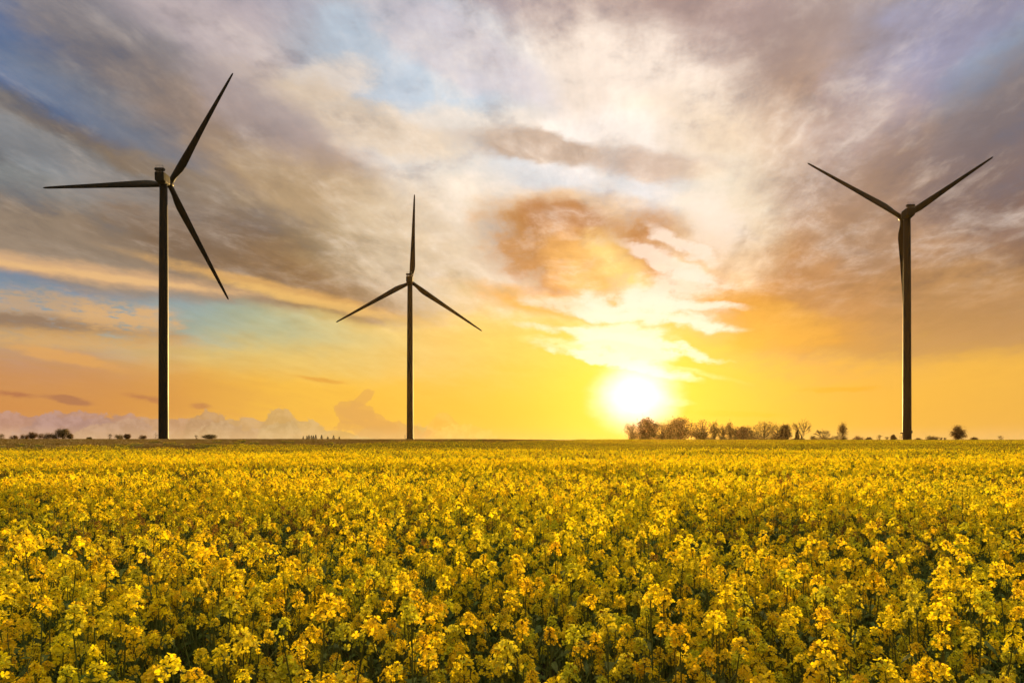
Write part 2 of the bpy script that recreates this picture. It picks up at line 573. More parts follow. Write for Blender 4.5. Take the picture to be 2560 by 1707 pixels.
_LD = [0, 66, 110, 170, 300, 450, 900, 3000, 9000]
_LZ = [0, 0, .70, 1.15, 1.72, 1.98, 1.7, 1.2, -2]
_RD = [0, 60, 100, 200, 300, 450, 900, 3000, 9000]
_RZ = [0, 0, .14, .34, .50, .62, .4, .6, -2]


def ground_z(x, y):
    d = np.hypot(x, y)
    a = np.arctan2(x, np.maximum(y, 1e-3))
    w = sstep(-.10, .30, a)
    dd = d * (1 + .03 * np.sin(a * 9 + 1))
    zl = np.interp(dd, _LD, _LZ)
    zr = np.interp(dd, _RD, _RZ)
    return zl * (1 - w) + zr * w + .05 * np.sin(x * .05 + 1) * np.sin(y * .045) * sstep(10, 60, d)


def crop_edge(a):
    """how far the flowering crop reaches, by azimuth"""
    return 72 + 30 * sstep(-.5, 0, a) + 210 * sstep(.02, .28, a) + 6 * np.sin(a * 31) + 3 * np.sin(a * 77)


ds = np.concatenate([[0], np.geomspace(1.5, 1200, 150)])
an = np.arange(240) * 2 * math.pi / 240
gv = [(0, 0, 0)]
for d_ in ds[1:]:
    X = d_ * np.sin(an)
    Y = d_ * np.cos(an)
    Z = ground_z(X, Y)
    gv += list(zip(X, Y, Z))
gf = [(0, 1 + j, 1 + (j + 1) % 240)[::-1] for j in range(240)]
for i in range(len(ds) - 2):
    for j in range(240):
        k = (j + 1) % 240
        gf.append((1 + i * 240 + j, 1 + i * 240 + k, 1 + (i + 1) * 240 + k, 1 + (i + 1) * 240 + j)[::-1])
gb = MB()
gb.add(gv, gf)
tag(gb.build('ground', M['ground'], smooth=True), kind='structure')


# ---------------------------------------------------------------- rapeseed
def frame(nrm):
    nrm = nrm / (np.linalg.norm(nrm) + 1e-9)
    ref = np.array([0, 0, 1.0]) if abs(nrm[2]) < .9 else np.array([1.0, 0, 0])
    a = np.cross(ref, nrm)
    a /= np.linalg.norm(a)
    return a, np.cross(nrm, a), nrm


def flower(mb, c, nrm, size, r, lod, mat):
    a, b, n = frame(nrm)
    ph = r.random() * 1.57
    cup = r.uniform(.15, .55)
    for k in range(4):
        t = ph + k * math.pi / 2 + r.normal() * .12
        e = math.cos(t) * a + math.sin(t) * b
        s = np.cross(n, e)
        L = size * r.uniform(.85, 1.1)
        if lod == 0:
            W = L * .46
            P = [c, c + e * L * .45 - s * W * .7 + n * L * cup * .35, c + e * L * .88 - s * W + n * L * cup * .8,
                 c + e * L * 1.04 + n * L * cup, c + e * L * .88 + s * W + n * L * cup * .8, c + e * L * .45 + s * W * .7 + n * L * cup * .35]
            mb.add(P, [(0, 1, 2, 3), (0, 3, 4, 5)], mat)
        else:
            W = L * .52
            P = [c, c + e * L * .7 - s * W + n * L * cup * .6, c + e * L * 1.05 + n * L * cup, c + e * L * .7 + s * W + n * L * cup * .6]
            mb.add(P, [(0, 1, 2, 3)], mat)


def head(mb, base, r, lod=0, size=1.0, mats=(0, 1, 2, 3)):
    """one raceme: a dome of four-petalled flowers round a knot of buds. mats: petal, young, bud, stem"""
    P, YG, BD, ST = mats
    H = .066 * size
    n = [22, 12, 7][lod]
    base = np.asarray(base, float)
    lean = np.array([r.normal() * .18, r.normal() * .18, 1.0])
    if lod == 0:
        mb.tube([base, base + lean * H * .95], [.0022, .0015], 4, ST)
    young = r.random() < .22
    for i in range(n):
        k = i / (n - 1)
        h = H * (.08 + .80 * k ** .85)
        th = i * 2.39996 + r.normal() * .25
        out = np.array([math.cos(th), math.sin(th), 0])
        ln_ = size * (.034 - .014 * k) * r.uniform(.65, 1.2)
        up = .15 + .75 * k + r.normal() * .18
        c0 = base + lean * h
        dr = out + np.array([0, 0, up])
        dr /= np.linalg.norm(dr)
        c1 = c0 + dr * ln_
        if lod == 0:
            mb.tube([c0, c1], [.0007, .0007], 3, ST, cap=False)
        flower(mb, c1, dr + np.array([0, 0, .35]) + r.normal(size=3) * .3, size * r.uniform(.0112, .0142) * (1, 1.28, 1.8)[lod], r, min(lod, 1),
               YG if (young or r.random() < .06) else P)
    nb = [9, 3, 1][lod]
    for i in range(nb):
        c = base + lean * H * r.uniform(.85, 1.08) + np.array([r.normal(), r.normal(), 0]) * .0045 * size
        s = .0038 * size * (1, 1.6, 2.4)[lod]
        v = [c + np.array(p) * s for p in ((1, 0, 0), (0, 1, 0), (-1, 0, 0), (0, -1, 0), (0, 0, 1.7), (0, 0, -1.3))]
        mb.add(v, [(0, 1, 4), (1, 2, 4), (2, 3, 4), (3, 0, 4), (1, 0, 5), (2, 1, 5), (3, 2, 5), (0, 3, 5)], BD)


def leaf_blade(mb, base, dirn, L, W, mat, droop=.4):
    d = np.asarray(dirn, float)
    d = d / np.linalg.norm(d)
    s = np.cross(d, [0, 0, 1.0])
    s /= np.linalg.norm(s) + 1e-9
    up = np.array([0, 0, 1.0])
    m1 = base + d * L * .45 + up * L * .05
    m2 = base + d * L * .8 - up * L * droop * .4
    tp = base + d * L - up * L * droop
    P = [base, m1 - s * W * .5 + up * W * .15, m2 - s * W * .35, tp, m2 + s * W * .35, m1 + s * W * .5 + up * W * .15, m1, m2]
    mb.add(P, [(0, 1, 6), (0, 6, 5), (1, 2, 7, 6), (5, 6, 7, 4), (2, 3, 7), (4, 7, 3)], mat)


def plan_plant(r, H=1.25, nb=6):
    """stem lines and head positions of one plant"""
    top = np.array([r.normal() * .03, r.normal() * .03, H])
    main = [np.zeros(3), top * .35 + np.array([r.normal() * .01, r.normal() * .01, 0]), top * .7 + np.array([r.normal() * .012, r.normal() * .012, 0]), top]
    lines = [(main, [.0062, .0052, .0038, .0024])]
    heads = [(top, r.uniform(.88, 1.15))]
    for i in range(nb):
        th = i * 2.4 + r.normal() * .4
        z0 = H * r.uniform(.42, .80)
        p0 = top * (z0 / H)
        outd = r.uniform(.07, .19)
        ztop = H - abs(r.normal()) * .20 - .03
        ztop = max(ztop, z0 + .12)
        p2 = np.array([math.cos(th) * outd, math.sin(th) * outd, 0]) + np.array([0, 0, ztop])
        p1 = p0 * .45 + p2 * .55 + np.array([math.cos(th), math.sin(th), -.2]) * outd * .22
        lines.append(([p0, p1, p2], [.0032, .0026, .0018]))
        heads.append((p2, r.uniform(.62, .95)))
    return lines, heads


def plant_stem(mb, lines, r, lod=0, mat=0):
    for pts, rad in lines:
        mb.tube(pts, np.array(rad) * (1, 1.1, 1.6)[lod], (5, 3, 3)[lod], mat, cap=(lod == 0))
        if lod == 0:   # young pods under the head
            p1, p2 = np.array(pts[-2]), np.array(pts[-1])
            for k in range(7):
                f = r.uniform(.45, .97)
                c = p1 * (1 - f) + p2 * f
                th = r.random() * 6.28
                d = np.array([math.cos(th), math.sin(th), .55])
                mb.tube([c, c + d * .012, c + d * .020 + np.array([0, 0, .022])], [.0006, .0009, .0006], 3, mat, cap=False)


def plant_leaves(mb, lines, r, lod=0, mat=0):
    main = np.array(lines[0][0])
    n = (15, 10, 7)[lod]
    for k in range(n):
        f = r.uniform(.15, .88)
        c = np.array([np.interp(f, [0, .35, .7, 1], main[:, i]) for i in range(3)])
        th = r.random() * 6.28
        leaf_blade(mb, c, (math.cos(th), math.sin(th), r.uniform(.1, .7)), r.uniform(.08, .17) * (1.25 - f * .5) * (1, 1.2, 1.6)[lod], r.uniform(.025, .05) * (1, 1.2, 1.6)[lod], mat, r.uniform(.1, .6))


PLANT_MATS = [M['petal'], M['young'], M['bud'], M['stem'], M['leaf']]
kinds = bpy.data.collections.new('rapeseed_kinds')


def sprig(mb):
    o = bpy.data.objects.new('rapeseed_sprig', mb.mesh('rapeseed_sprig', PLANT_MATS))
    kinds.objects.link(o)
    return o


protos = []
N1, N2, N3, N4 = 7, 6, 5, 4


def whole_plant(seed, lod, few):
    r = np.random.default_rng(seed)
    mb = MB()
    ln_, hd = plan_plant(r, 1.25, 6)
    plant_stem(mb, ln_, r, lod, 3)
    plant_leaves(mb, ln_, r, lod, 4)
    for n_, (p, s) in enumerate(hd):
        if few and n_ > 1 and r.random() < .6:
            continue
        head(mb, p, r, lod, s * (.8 if few else 1.0), ((1, 2, 2, 3), (2, 2, 2, 3), (0, 1, 2, 3))[r.integers(3)] if few else (0, 1, 2, 3))
    if few:
        plant_leaves(mb, ln_, r, lod, 4)
    return mb


for few in (0, 1):
    for i in range(N1):     # middle distance plants
        protos.append(sprig(whole_plant(100 + i + 50 * few, 1, few)))
for few in (0, 1):
    for i in range(N2):
        protos.append(sprig(whole_plant(200 + i + 50 * few, 2, few)))


def blot(mb, c, s, r, mat):
    n = r.normal(size=3)
    a, b, n = frame(n)
    t = np.array([a + .2 * b, b * .9, -a * 1.0 + .3 * n, -b * .8 - .2 * a])
    mb.add(np.asarray(c) + t * s * .5, [(0, 1, 2, 3)], mat)


def patch(size, dens, nb, hs, r, quads, far_green, seed_h=1.25):
    mb = MB()
    for k in range(int(size * size * dens)):
        o_ = np.array([r.uniform(-.5, .5) * size * 1.1, r.uniform(-.5, .5) * size * 1.1, 0])
        H = seed_h * r.uniform(.86, 1.06)
        mb.add([o_ + (0, 0, .3), o_ + (.03, 0, .3), o_ + (.01, 0, H), o_ + (0, 0, H)], [(0, 1, 2, 3)], 3)
        for j in range(nb):
            th = r.random() * 6.28
            c = o_ + np.array([math.cos(th) * .12, math.sin(th) * .12, 0]) * (j > 0) + np.array([0, 0, H - (j > 0) * abs(r.normal()) * .14])
            y = 1 if r.random() < far_green else 0
            y = 2 if r.random() < far_green * .7 else y
            for w in range(quads):
                blot(mb, c + r.normal(size=3) * np.array([.6, .6, .8]) * hs * .38, hs, r, y)
        for j in range(4):
            th = r.random() * 6.28
            leaf_blade(mb, o_ + np.array([0, 0, H * r.uniform(.45, .85)]), (math.cos(th), math.sin(th), .5), .2, .07, 4)
    return mb


for few in (0, 1):
    for i in range(N3):
        protos.append(sprig(patch(1.0, 24, 2 if few else 4, .034, np.random.default_rng(300 + i + 50 * few), 4, (.45, .75)[few])))
for few in (0, 1):
    for i in range(N4):
        protos.append(sprig(patch(2.2, 13, 2 if few else 3, .062, np.random.default_rng(400 + i + 50 * few), 3, (.62, .85)[few])))


def jitter_grid(x0, x1, y0, y1, s, r, j=.48):
    gx, gy = np.meshgrid(np.arange(x0, x1, s), np.arange(y0, y1, s))
    gx = gx.ravel() + r.uniform(-j, j, gx.size) * s
    gy = gy.ravel() + r.uniform(-j, j, gy.size) * s
    return gx, gy


r = np.random.default_rng(11)
X, Y = jitter_grid(-48, 48, -1.6, 46, .182, r)
thin = .10 + .16 * (np.sin(X * .83 + 2.1 * np.sin(Y * .4)) * np.sin(Y * .71 + 1.4 * np.sin(X * .5)) > .35)
keep = (np.abs(X) < .80 * Y + 3.2) & (Y < 45) & (r.random(X.size) > thin)
X, Y = X[keep], Y[keep]


def swell(x, y):
    """taller and shorter stretches of the crop"""
    return (np.sin(x * .55 + 1.3 * np.sin(y * .31)) * .5 + np.sin(y * .62 + .8 * np.sin(x * .37) + 1.0) * .6 + np.sin(x * 1.9 + y * 1.3) * .25) / 1.35


Hs = 1.0 + .075 * swell(X, Y) + r.normal(size=X.size) * .062
Hs = np.where(Y < 2.0, np.minimum(Hs, .96), Hs)
top_px = HOR + (CAM_Z - 1.30 * Hs) * F_PX / np.maximum(Y, .3)
vis = (Y > 1.2) & (top_px < 1716) & (np.abs(X) < .752 * Y + .10)
order = np.where(vis)[0][np.argsort(np.hypot(X[vis], Y[vis]))]
near_id = order[:300]
near_mask = np.zeros(X.size, bool)
near_mask[near_id] = True

def sparse(x, y):
    """share of plants with few flowers: bands of thinner bloom across the field"""
    d = np.hypot(x, y) + .01
    u = x / np.maximum(np.abs(y), 1)
    m = .5 + .5 * np.sin(7.2 * np.log(d) + 1.1 * np.sin(u * 4.0 + 1) + .8 * np.sin(u * 11 + d * .05) + .4)
    m2 = .5 + .5 * np.sin(15.0 * np.log(d) + 2.0 * np.sin(u * 6.0) + 2)
    return .06 + .82 * sstep(.35, .9, m * .7 + m2 * .3) * sstep(3.0, 8, d) + .50 * sstep(12, 55, d)


# the 300 nearest plants in view, each a thing of its own
near_kinds = []
for i in range(9):
    r2 = np.random.default_rng(500 + i)
    ln_, hd = plan_plant(r2, 1.25, [6, 7, 5][i % 3])
    sb = MB()
    plant_stem(sb, ln_, r2, 0)
    lb = MB()
    plant_leaves(lb, ln_, r2, 0)
    near_kinds.append((sb.mesh('stem', [M['stem']]), lb.mesh('foliage', [M['leaf']]), hd))
head_kinds = []
for i in range(10):
    r2 = np.random.default_rng(600 + i)
    hb = MB()
    head(hb, (0, 0, 0), r2, 0, 1.0)
    head_kinds.append(hb.mesh('flower_head', PLANT_MATS[:4]))
PL = 'yellow flowering rapeseed plant with green stem in the nearest rows of the field'
for n_, i in enumerate(near_id):
    k = near_kinds[rng.integers(len(near_kinds))]
    root = empty('rapeseed_plant', (X[i], Y[i], float(ground_z(X[i], Y[i]))), label=PL, cat='rapeseed plant', group='rapeseed plants in the nearest rows')
    root.rotation_euler = (rng.normal() * .075, rng.normal() * .075, rng.random() * 6.28)
    root.scale = (1, 1, float(Hs[i]))
    for nm, me in (('stem', k[0]), ('foliage', k[1])):
        c = bpy.data.objects.new(nm, me)
        c.parent = root
        col.objects.link(c)
    for p, s in k[2]:
        c = bpy.data.objects.new('flower_head', head_kinds[rng.integers(10)])
        c.parent = root
        c.location = p
        c.rotation_euler = (0, 0, rng.random() * 6.28)
        c.scale = (s, s, s / float(Hs[i]))
        col.objects.link(c)

# everything behind them: one mass of flowering crop
pts, rot, scl, idx = [], [], [], []


def put_points(x, y, s, lo, n, r, tilt=.08):
    pts.append(np.stack([x, y, ground_z(x, y) - .0], 1))
    rot.append(np.stack([r.normal(size=x.size) * tilt, r.normal(size=x.size) * tilt, r.random(x.size) * 6.283], 1))
    scl.append(s)
    idx.append(lo + r.integers(0, n, x.size) + n * (r.random(x.size) < sparse(x, y)))


d = np.hypot(X, Y)
m1 = (~near_mask) & (d < 13)
put_points(X[m1], Y[m1], Hs[m1], 0, N1, r)
m2 = d >= 13
m2 &= d < crop_edge(np.arctan2(X, Y))
put_points(X[m2], Y[m2], Hs[m2] * (1 - .05 * sparse(X[m2], Y[m2])), 2 * N1, N2, r)
x3, y3 = jitter_grid(-110, 110, 40, 110, 1.0, r, .3)
d3 = np.hypot(x3, y3)
k3 = (np.abs(x3) < .78 * y3 + 6) & (y3 >= 45) & (d3 < np.minimum(110, crop_edge(np.arctan2(x3, y3))))
put_points(x3[k3], y3[k3], 1 + .06 * swell(x3[k3], y3[k3]) + r.normal(size=k3.sum()) * .03, 2 * (N1 + N2), N3, r, .02)
x4, y4 = jitter_grid(-60, 290, 60, 330, 2.0, r, .3)
d4 = np.hypot(x4, y4)
k4 = (np.abs(x4) < .78 * y4 + 8) & (d4 >= 110) & (d4 < crop_edge(np.arctan2(x4, y4)))
put_points(x4[k4], y4[k4], 1 + .05 * swell(x4[k4], y4[k4]) + r.normal(size=k4.sum()) * .03, 2 * (N1 + N2 + N3), N4, r, .015)


ec = crop_edge(np.arctan2(x4, y4))
x6, y6 = jitter_grid(-200, 240, 60, 250, 2.4, r, .45)
d6 = np.hypot(x6, y6)
e6 = crop_edge(np.arctan2(x6, y6))
k6 = (np.abs(x6) < .78 * y6 + 6) & (d6 >= e6) & (r.random(x6.size) < .62 * np.exp(-(d6 - e6) / 18))
put_points(x6[k6], y6[k6], .45 + .25 * r.random(k6.sum()), 2 * (N1 + N2 + N3), N4, r, .02)


def scatter(name, P, R, S, I, kinds_, mats, **kw):
    me = bpy.data.meshes.new(name)
    me.from_pydata(np.concatenate(P).tolist(), [], [])
    for nm, tp, dat, fld in (('turn', 'FLOAT_VECTOR', np.concatenate(R), 'vector'), ('size', 'FLOAT', np.concatenate(S), 'value'), ('pick', 'INT', np.concatenate(I), 'value')):
        at = me.attributes.new(nm, tp, 'POINT')
        at.data.foreach_set(fld, np.asarray(dat).ravel())
    ob = bpy.data.objects.new(name, me)
    col.objects.link(ob)
    tree = bpy.data.node_groups.new(name, 'GeometryNodeTree')
    tree.interface.new_socket('Geometry', in_out='INPUT', socket_type='NodeSocketGeometry')
    tree.interface.new_socket('Geometry', in_out='OUTPUT', socket_type='NodeSocketGeometry')
    gi = tree.nodes.new('NodeGroupInput')
    go = tree.nodes.new('NodeGroupOutput')
    ci = tree.nodes.new('GeometryNodeCollectionInfo')
    ci.inputs[0].default_value = kinds_
    ci.inputs['Separate Children'].default_value = True
    iop = tree.nodes.new('GeometryNodeInstanceOnPoints')
    iop.inputs['Pick Instance'].default_value = True

    def attr(nm, tp):
        a = tree.nodes.new('GeometryNodeInputNamedAttribute')
        a.data_type = tp
        a.inputs[0].default_value = nm
        return [s for s in a.outputs if s.enabled][0]
    tree.links.new(gi.outputs[0], iop.inputs['Points'])
    tree.links.new(ci.outputs[0], iop.inputs['Instance'])
    tree.links.new(attr('pick', 'INT'), iop.inputs['Instance Index'])
    tree.links.new(attr('turn', 'FLOAT_VECTOR'), iop.inputs['Rotation'])
    tree.links.new(attr('size', 'FLOAT'), iop.inputs['Scale'])
    tree.links.new(iop.outputs[0], go.inputs[0])
    md = ob.modifiers.new('scatter', 'NODES')
    md.node_group = tree
    return tag(ob, **kw)


scatter('rapeseed_field', pts, rot, scl, idx, kinds, PLANT_MATS, kind='stuff', label='mass of yellow flowering rapeseed stretching back to the skyline', cat='rapeseed field')
print('crop instances', sum(len(p) for p in pts))

# the green unflowered crop beyond it
wk = bpy.data.collections.new('green_crop_kinds')
for i in range(4):
    r2 = np.random.default_rng(700 + i)
    mb = MB()
    for k in range(420):
        o_ = np.array([r2.uniform(-1.2, 1.2), r2.uniform(-1.2, 1.2), 0])
        th = r2.random() * 6.28
        w = .03
        H = .30 * r2.uniform(.7, 1.15)
        dxy = np.array([math.cos(th), math.sin(th), 0])
        ln2 = np.array([r2.normal() * .06, r2.normal() * .06, H])
        mb.add([o_ - dxy * w, o_ + dxy * w, o_ + ln2 + dxy * w * .3, o_ + ln2 - dxy * w * .3], [(0, 1, 2, 3)])
    o = bpy.data.objects.new('green_tuft', mb.mesh('green_tuft', [M['wheat']]))
    wk.objects.link(o)
r = np.random.default_rng(12)
x5, y5 = jitter_grid(-260, 260, 50, 330, 2.0, r, .3)
d5 = np.hypot(x5, y5)
k5 = (np.abs(x5) < .78 * y5 + 8) & (d5 < 330) & (d5 >= crop_edge(np.arctan2(x5, y5)) - .5)
x5, y5 = x5[k5], y5[k5]
scatter('green_crop', [np.stack([x5, y5, ground_z(x5, y5)], 1)], [np.stack([x5 * 0, x5 * 0, r.random(x5.size) * 6.28], 1)],
        [1 + r.normal(size=x5.size) * .1], [r.integers(0, 4, x5.size)], wk, None, kind='stuff', label='strip of low dark green crop along the skyline behind the flowers', cat='green crop')
print('green instances', x5.size)

# ---------------------------------------------------------------- wind turbines
def turbine(name, base_px, Z, hub_px, yaw, tilt, D_off, phases, prof, label, R=58.0, base_kind=0):
    bx = (base_px - 1280) / F_PX * Z
    gz = float(ground_z(bx, Z))
    root = empty(name, (bx, Z, gz), label=label, cat='wind turbine', group='wind turbines standing beyond the rapeseed field')
    ca, sa = math.cos(yaw), math.sin(yaw)
    ct, st = math.cos(tilt), math.sin(tilt)
    ax = np.array([sa * ct, ca * ct, st])
    rt = np.array([ca, -sa, 0])
    up = np.cross(rt, ax)
    hubY = Z + ax[1] * D_off
    hz = CAM_Z + (HOR - hub_px[1]) / F_PX * hubY - gz
    hub = np.array([ax[0] * D_off, ax[1] * D_off, hz])
    O = hub - ax * D_off               # point on the shaft over the tower
    RM = np.stack([rt, ax, up], 1)     # local x right, y forward, z up
    ht = O[2] - 2.15

    def L(p):
        return O + RM @ np.asarray(p, float)
    mb = MB()
    zs = np.array([0, .12, .12001, .25, .4, .55, .7, .85, .97, .97001, 1.0]) * ht
    rs = np.interp(zs / ht, [0, .5, .75, 1], prof)
    mb.tube([(0, 0, z) for z in zs], rs, 48)
    for fz in (.27, .52, .76):
        mb.tube([(0, 0, ht * fz - .07), (0, 0, ht * fz + .07)], [np.interp(fz, [0, .5, .75, 1], prof) + .02] * 2, 48)
    mb.tube([(0, 0, ht - .1), (0, 0, ht + .6)], [prof[-1] + .12, prof[-1] + .05], 40)
    mb.tube([(0, 0, 0), (0, 0, .5)], [prof[0] + .55, prof[0] + .45], 48)
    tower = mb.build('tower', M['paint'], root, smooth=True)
    md = tower.modifiers.new('edges', 'EDGE_SPLIT')
    md.split_angle = math.radians(50)
    sd = -1.0
    b = MB()
    b.box((sd * (prof[0] - .02), .1, 3.2), (.12, .9, 2.1))
    b.build('door', M['door'], tower, bevel=.02)
    # landing, steps and rail at the door
    b = MB()
    b.box((sd * (prof[0] + .65), .1, 2.02), (1.3, 1.5, .10))
    for k in range(7):
        b.box((sd * (prof[0] + .65), -.75 - k * .26, 1.82 - k * .26), (1.0, .28, .05))
    for yy in (-.62, .82):
        b.tube([(sd * (prof[0] + 1.25), yy, 0), (sd * (prof[0] + 1.25), yy, 3.1)], .05, 6)
    b.tube([(sd * (prof[0] + 1.25), -.62, 3.1), (sd * (prof[0] + 1.25), .82, 3.1)], .04, 6)
    b.tube([(sd * (prof[0] + 1.25), -.62, 2.6), (sd * (prof[0] + 1.25), .82, 2.6)], .03, 6)
    b.tube([(sd * (prof[0] + 1.15), -.62, 3.1), (sd * (prof[0] + 1.15), -2.6, 1.2)], .035, 6)
    b.build('entrance_platform', M['dark_metal'], root)
    if base_kind == 1:      # hood over the door and a cabinet on the other flank
        b = MB()
        b.box((sd * (prof[0] + .45), .1, 4.55), (1.15, 1.3, .55))
        b.build('door_hood', M['dark_metal'], tower, bevel=.05)
        b = MB()
        b.box((prof[0] + .30, 0, 5.2), (.62, .8, 1.3))
        b.build('vent_box', M['dark_metal'], tower, bevel=.05)
    # nacelle: long box with chamfered belly and rounded front
    secs = []
    for (y, w, h0, h1, ch) in [(-4.0, 1.9, -1.3, 2.6, .8), (-3.7, 2.05, -1.7, 2.8, .9), (-2, 2.1, -2.1, 2.8, .9), (1.4, 2.0, -2.1, 2.5, .9), (2.4, 1.75, -1.8, 2.1, .95)]:
        c2 = ch * .35
        secs.append([(-w + ch, h0), (w - ch, h0), (w, h0 + ch), (w, h1 - c2), (w - c2, h1), (-w + c2, h1), (-w, h1 - c2), (-w, h0 + ch)])
    V, Fc = [], []
    ys = [-4.0, -3.7, -2, 1.4, 2.4]
    for y, s in zip(ys, secs):
        V += [L((p[0], y, p[1])) for p in s]
    for i in range(4):
        for j in range(8):
            k = (j + 1) % 8
            Fc.append((i * 8 + j, i * 8 + k, (i + 1) * 8 + k, (i + 1) * 8 + j)[::-1])
    Fc.append(tuple(range(8)))
    Fc.append(tuple(range(32, 40))[::-1])
    mb = MB()
    mb.add(V, Fc)
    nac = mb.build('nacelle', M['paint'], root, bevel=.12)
    b = MB()
    b.box(L((0, -3.1, 3.85)), (3.9, 1.3, 1.25), R=RM)
    for s_ in (-1, 1):
        b.box(L((s_ * 2.15, -3.1, 3.88)), (.5, 1.1, .14), R=RM)
        b.box(L((s_ * 1.3, -3.1, 3.0)), (.16, .9, .5), R=RM)
    b.box(L((0, -3.1, 3.0)), (.16, .9, .5), R=RM)
    for k in range(9):
        b.box(L((-1.76 + k * .44, -3.77, 3.85)), (.05, .06, 1.1), R=RM)
    cool = b.build('roof_cooler', M['dark_metal'], nac, bevel=.03)
    b = MB()
    for s_ in (-1.5, 1.5):
        for yy in (-3.6, -2.6):
            b.tube([L((s_, yy, 4.45)), L((s_, yy, 5.55))], .035, 5)
    for yy in (-3.6, -2.6):
        b.tube([L((-1.5, yy, 5.55)), L((1.5, yy, 5.55))], .035, 5)
    for s_ in (-1.5, 1.5):
        b.tube([L((s_, -3.6, 5.55)), L((s_, -2.6, 5.55))], .035, 5)
    b.tube([L((.1, -3.1, 4.45)), L((.1, -3.1, 5.1))], .06, 6)
    b.build('guard_rail', M['dark_metal'], nac)
    # spinner
    mb = MB()
    prof_s = [(-1.9, 1.55), (-1.5, 1.72), (0, 1.8), (1.0, 1.6), (1.8, 1.15), (2.3, .6), (2.5, .08)]
    mb.tube([hub + ax * p for p, _ in prof_s], [q_ for _, q_ in prof_s], 32)
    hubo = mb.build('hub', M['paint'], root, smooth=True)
    # blades
    for t in phases:
        t = math.radians(t)
        e = math.sin(t) * rt + math.cos(t) * up
        tg = math.cos(t) * rt - math.sin(t) * up        # trailing edge, clockwise from behind
        rr = [.9, 2.2, 3.5, 5.5, 8, 11, 15, 20, 27, 35, 43, 50, 55, 57.2, 58]
        le = [1.18, 1.18, 1.18, 1.20, 1.24, 1.24, 1.18, 1.08, .96, .84, .72, .60, .50, .40, .18]
        te = [1.18, 1.18, 1.20, 1.55, 2.15, 2.40, 2.22, 1.95, 1.60, 1.26, .98, .74, .54, .40, .18]
        th = [2.36, 2.36, 2.2, 1.7, 1.15, .85, .68, .55, .42, .32, .24, .17, .12, .08, .03]
        mb = MB()
        V = []
        K = 16
        for r_, a, b_, h_ in zip(rr, le, te, th):
            c = hub + e * r_ * (R / 58) + ax * (.5 * (r_ / 58) ** 2)
            tw = math.radians(np.interp(r_, [0, 6, 20, 58], [0, 13, 6, -1]))
            cd = tg * math.cos(tw) + ax * math.sin(tw)
            nd = ax * math.cos(tw) - tg * math.sin(tw)
            rnd = np.interp(r_, [3, 9], [0, 1])
            for k in range(K):
                ph = k * 2 * math.pi / K
                x = math.cos(ph)
                cx = (b_ - a) / 2 + (a + b_) / 2 * x
                yy = math.sin(ph) * h_ / 2 * (1 - rnd * .45 * (x + .2))
                V.append(c + cd * cx + nd * yy)
        Fc = []
        for i in range(len(rr) - 1):
            for j in range(K):
                k = (j + 1) % K
                Fc.append((i * K + j, i * K + k, (i + 1) * K + k, (i + 1) * K + j))
        Fc.append(tuple(range(K))[::-1])
        Fc.append(tuple((len(rr) - 1) * K + j for j in range(K)))
        mb.add(V, Fc)
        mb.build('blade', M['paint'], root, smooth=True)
    return root


turbine('wind_turbine', 408.8, 306.5, (424, 461), .0, .05, 5.2, (31.0, 153.7, 268.6), (2.08, 1.98, 1.88, 1.62),
        'tallest grey wind turbine, one blade level to the left, hub turned to the right', base_kind=0)
turbine('wind_turbine', 1025.0, 458.0, (1026.5, 705), .0, .08, 4.6, (2.9, 124.4, 242.4), (2.15, 2.02, 1.90, 1.66),
        'smallest wind turbine with one blade straight up, between the tallest turbine and the sun', base_kind=0)
turbine('wind_turbine', 2267.6, 358.5, (2256.8, 544), .0, .02, 4.4, (56.3, 177.7, 299.8), (2.10, 1.92, 1.84, 1.66),
        'wind turbine with two raised blades in a V and the third hanging along its tower', base_kind=1)


# ---------------------------------------------------------------- trees and bushes on the skyline
def crown_blobs(n, c, rad, r, shell=.55, cone=0.0, flat=0.0):
    out = []
    while len(out) < n:
        p = r.uniform(-1, 1, 3)
        q_ = np.linalg.norm(p)
        if q_ > 1 or q_ < shell * r.random():
            continue
        if cone:
            k = 1 - (p[2] + 1) / 2 * cone
            p[:2] *= k
        out.append(c + p * rad)
    return np.array(out)


def leaves_at(mb, centres, spread, n, size, r, mat=0):
    for c in centres:
        for k in range(n):
            p = c + r.normal(size=3) * spread
            blot(mb, p, size * r.uniform(.6, 1.4), r, mat)


def branch(mb_t, mb_f, p, d, L, rad, depth, r, spread=.55, up=.25, n=3):
    q_ = p + d * L
    mid = (p + q_) / 2 + r.normal(size=3) * L * .05
    (mb_t if depth > 1 else mb_f).tube([p, mid, q_], [rad, rad * .8, rad * .6], 5 if depth > 2 else 3, 0, cap=False)
    if depth <= 0:
        return
    for k in range(n):
        nd = d + r.normal(size=3) * spread + np.array([0, 0, up * .3])
        nd /= np.linalg.norm(nd)
        s = p + (q_ - p) * (1.0 if k == 0 else r.uniform(.45, .95))
        branch(mb_t, mb_f, s, nd, L * r.uniform(.62, .82), max(rad * .55, .035), depth - 1, r, spread, up, n)


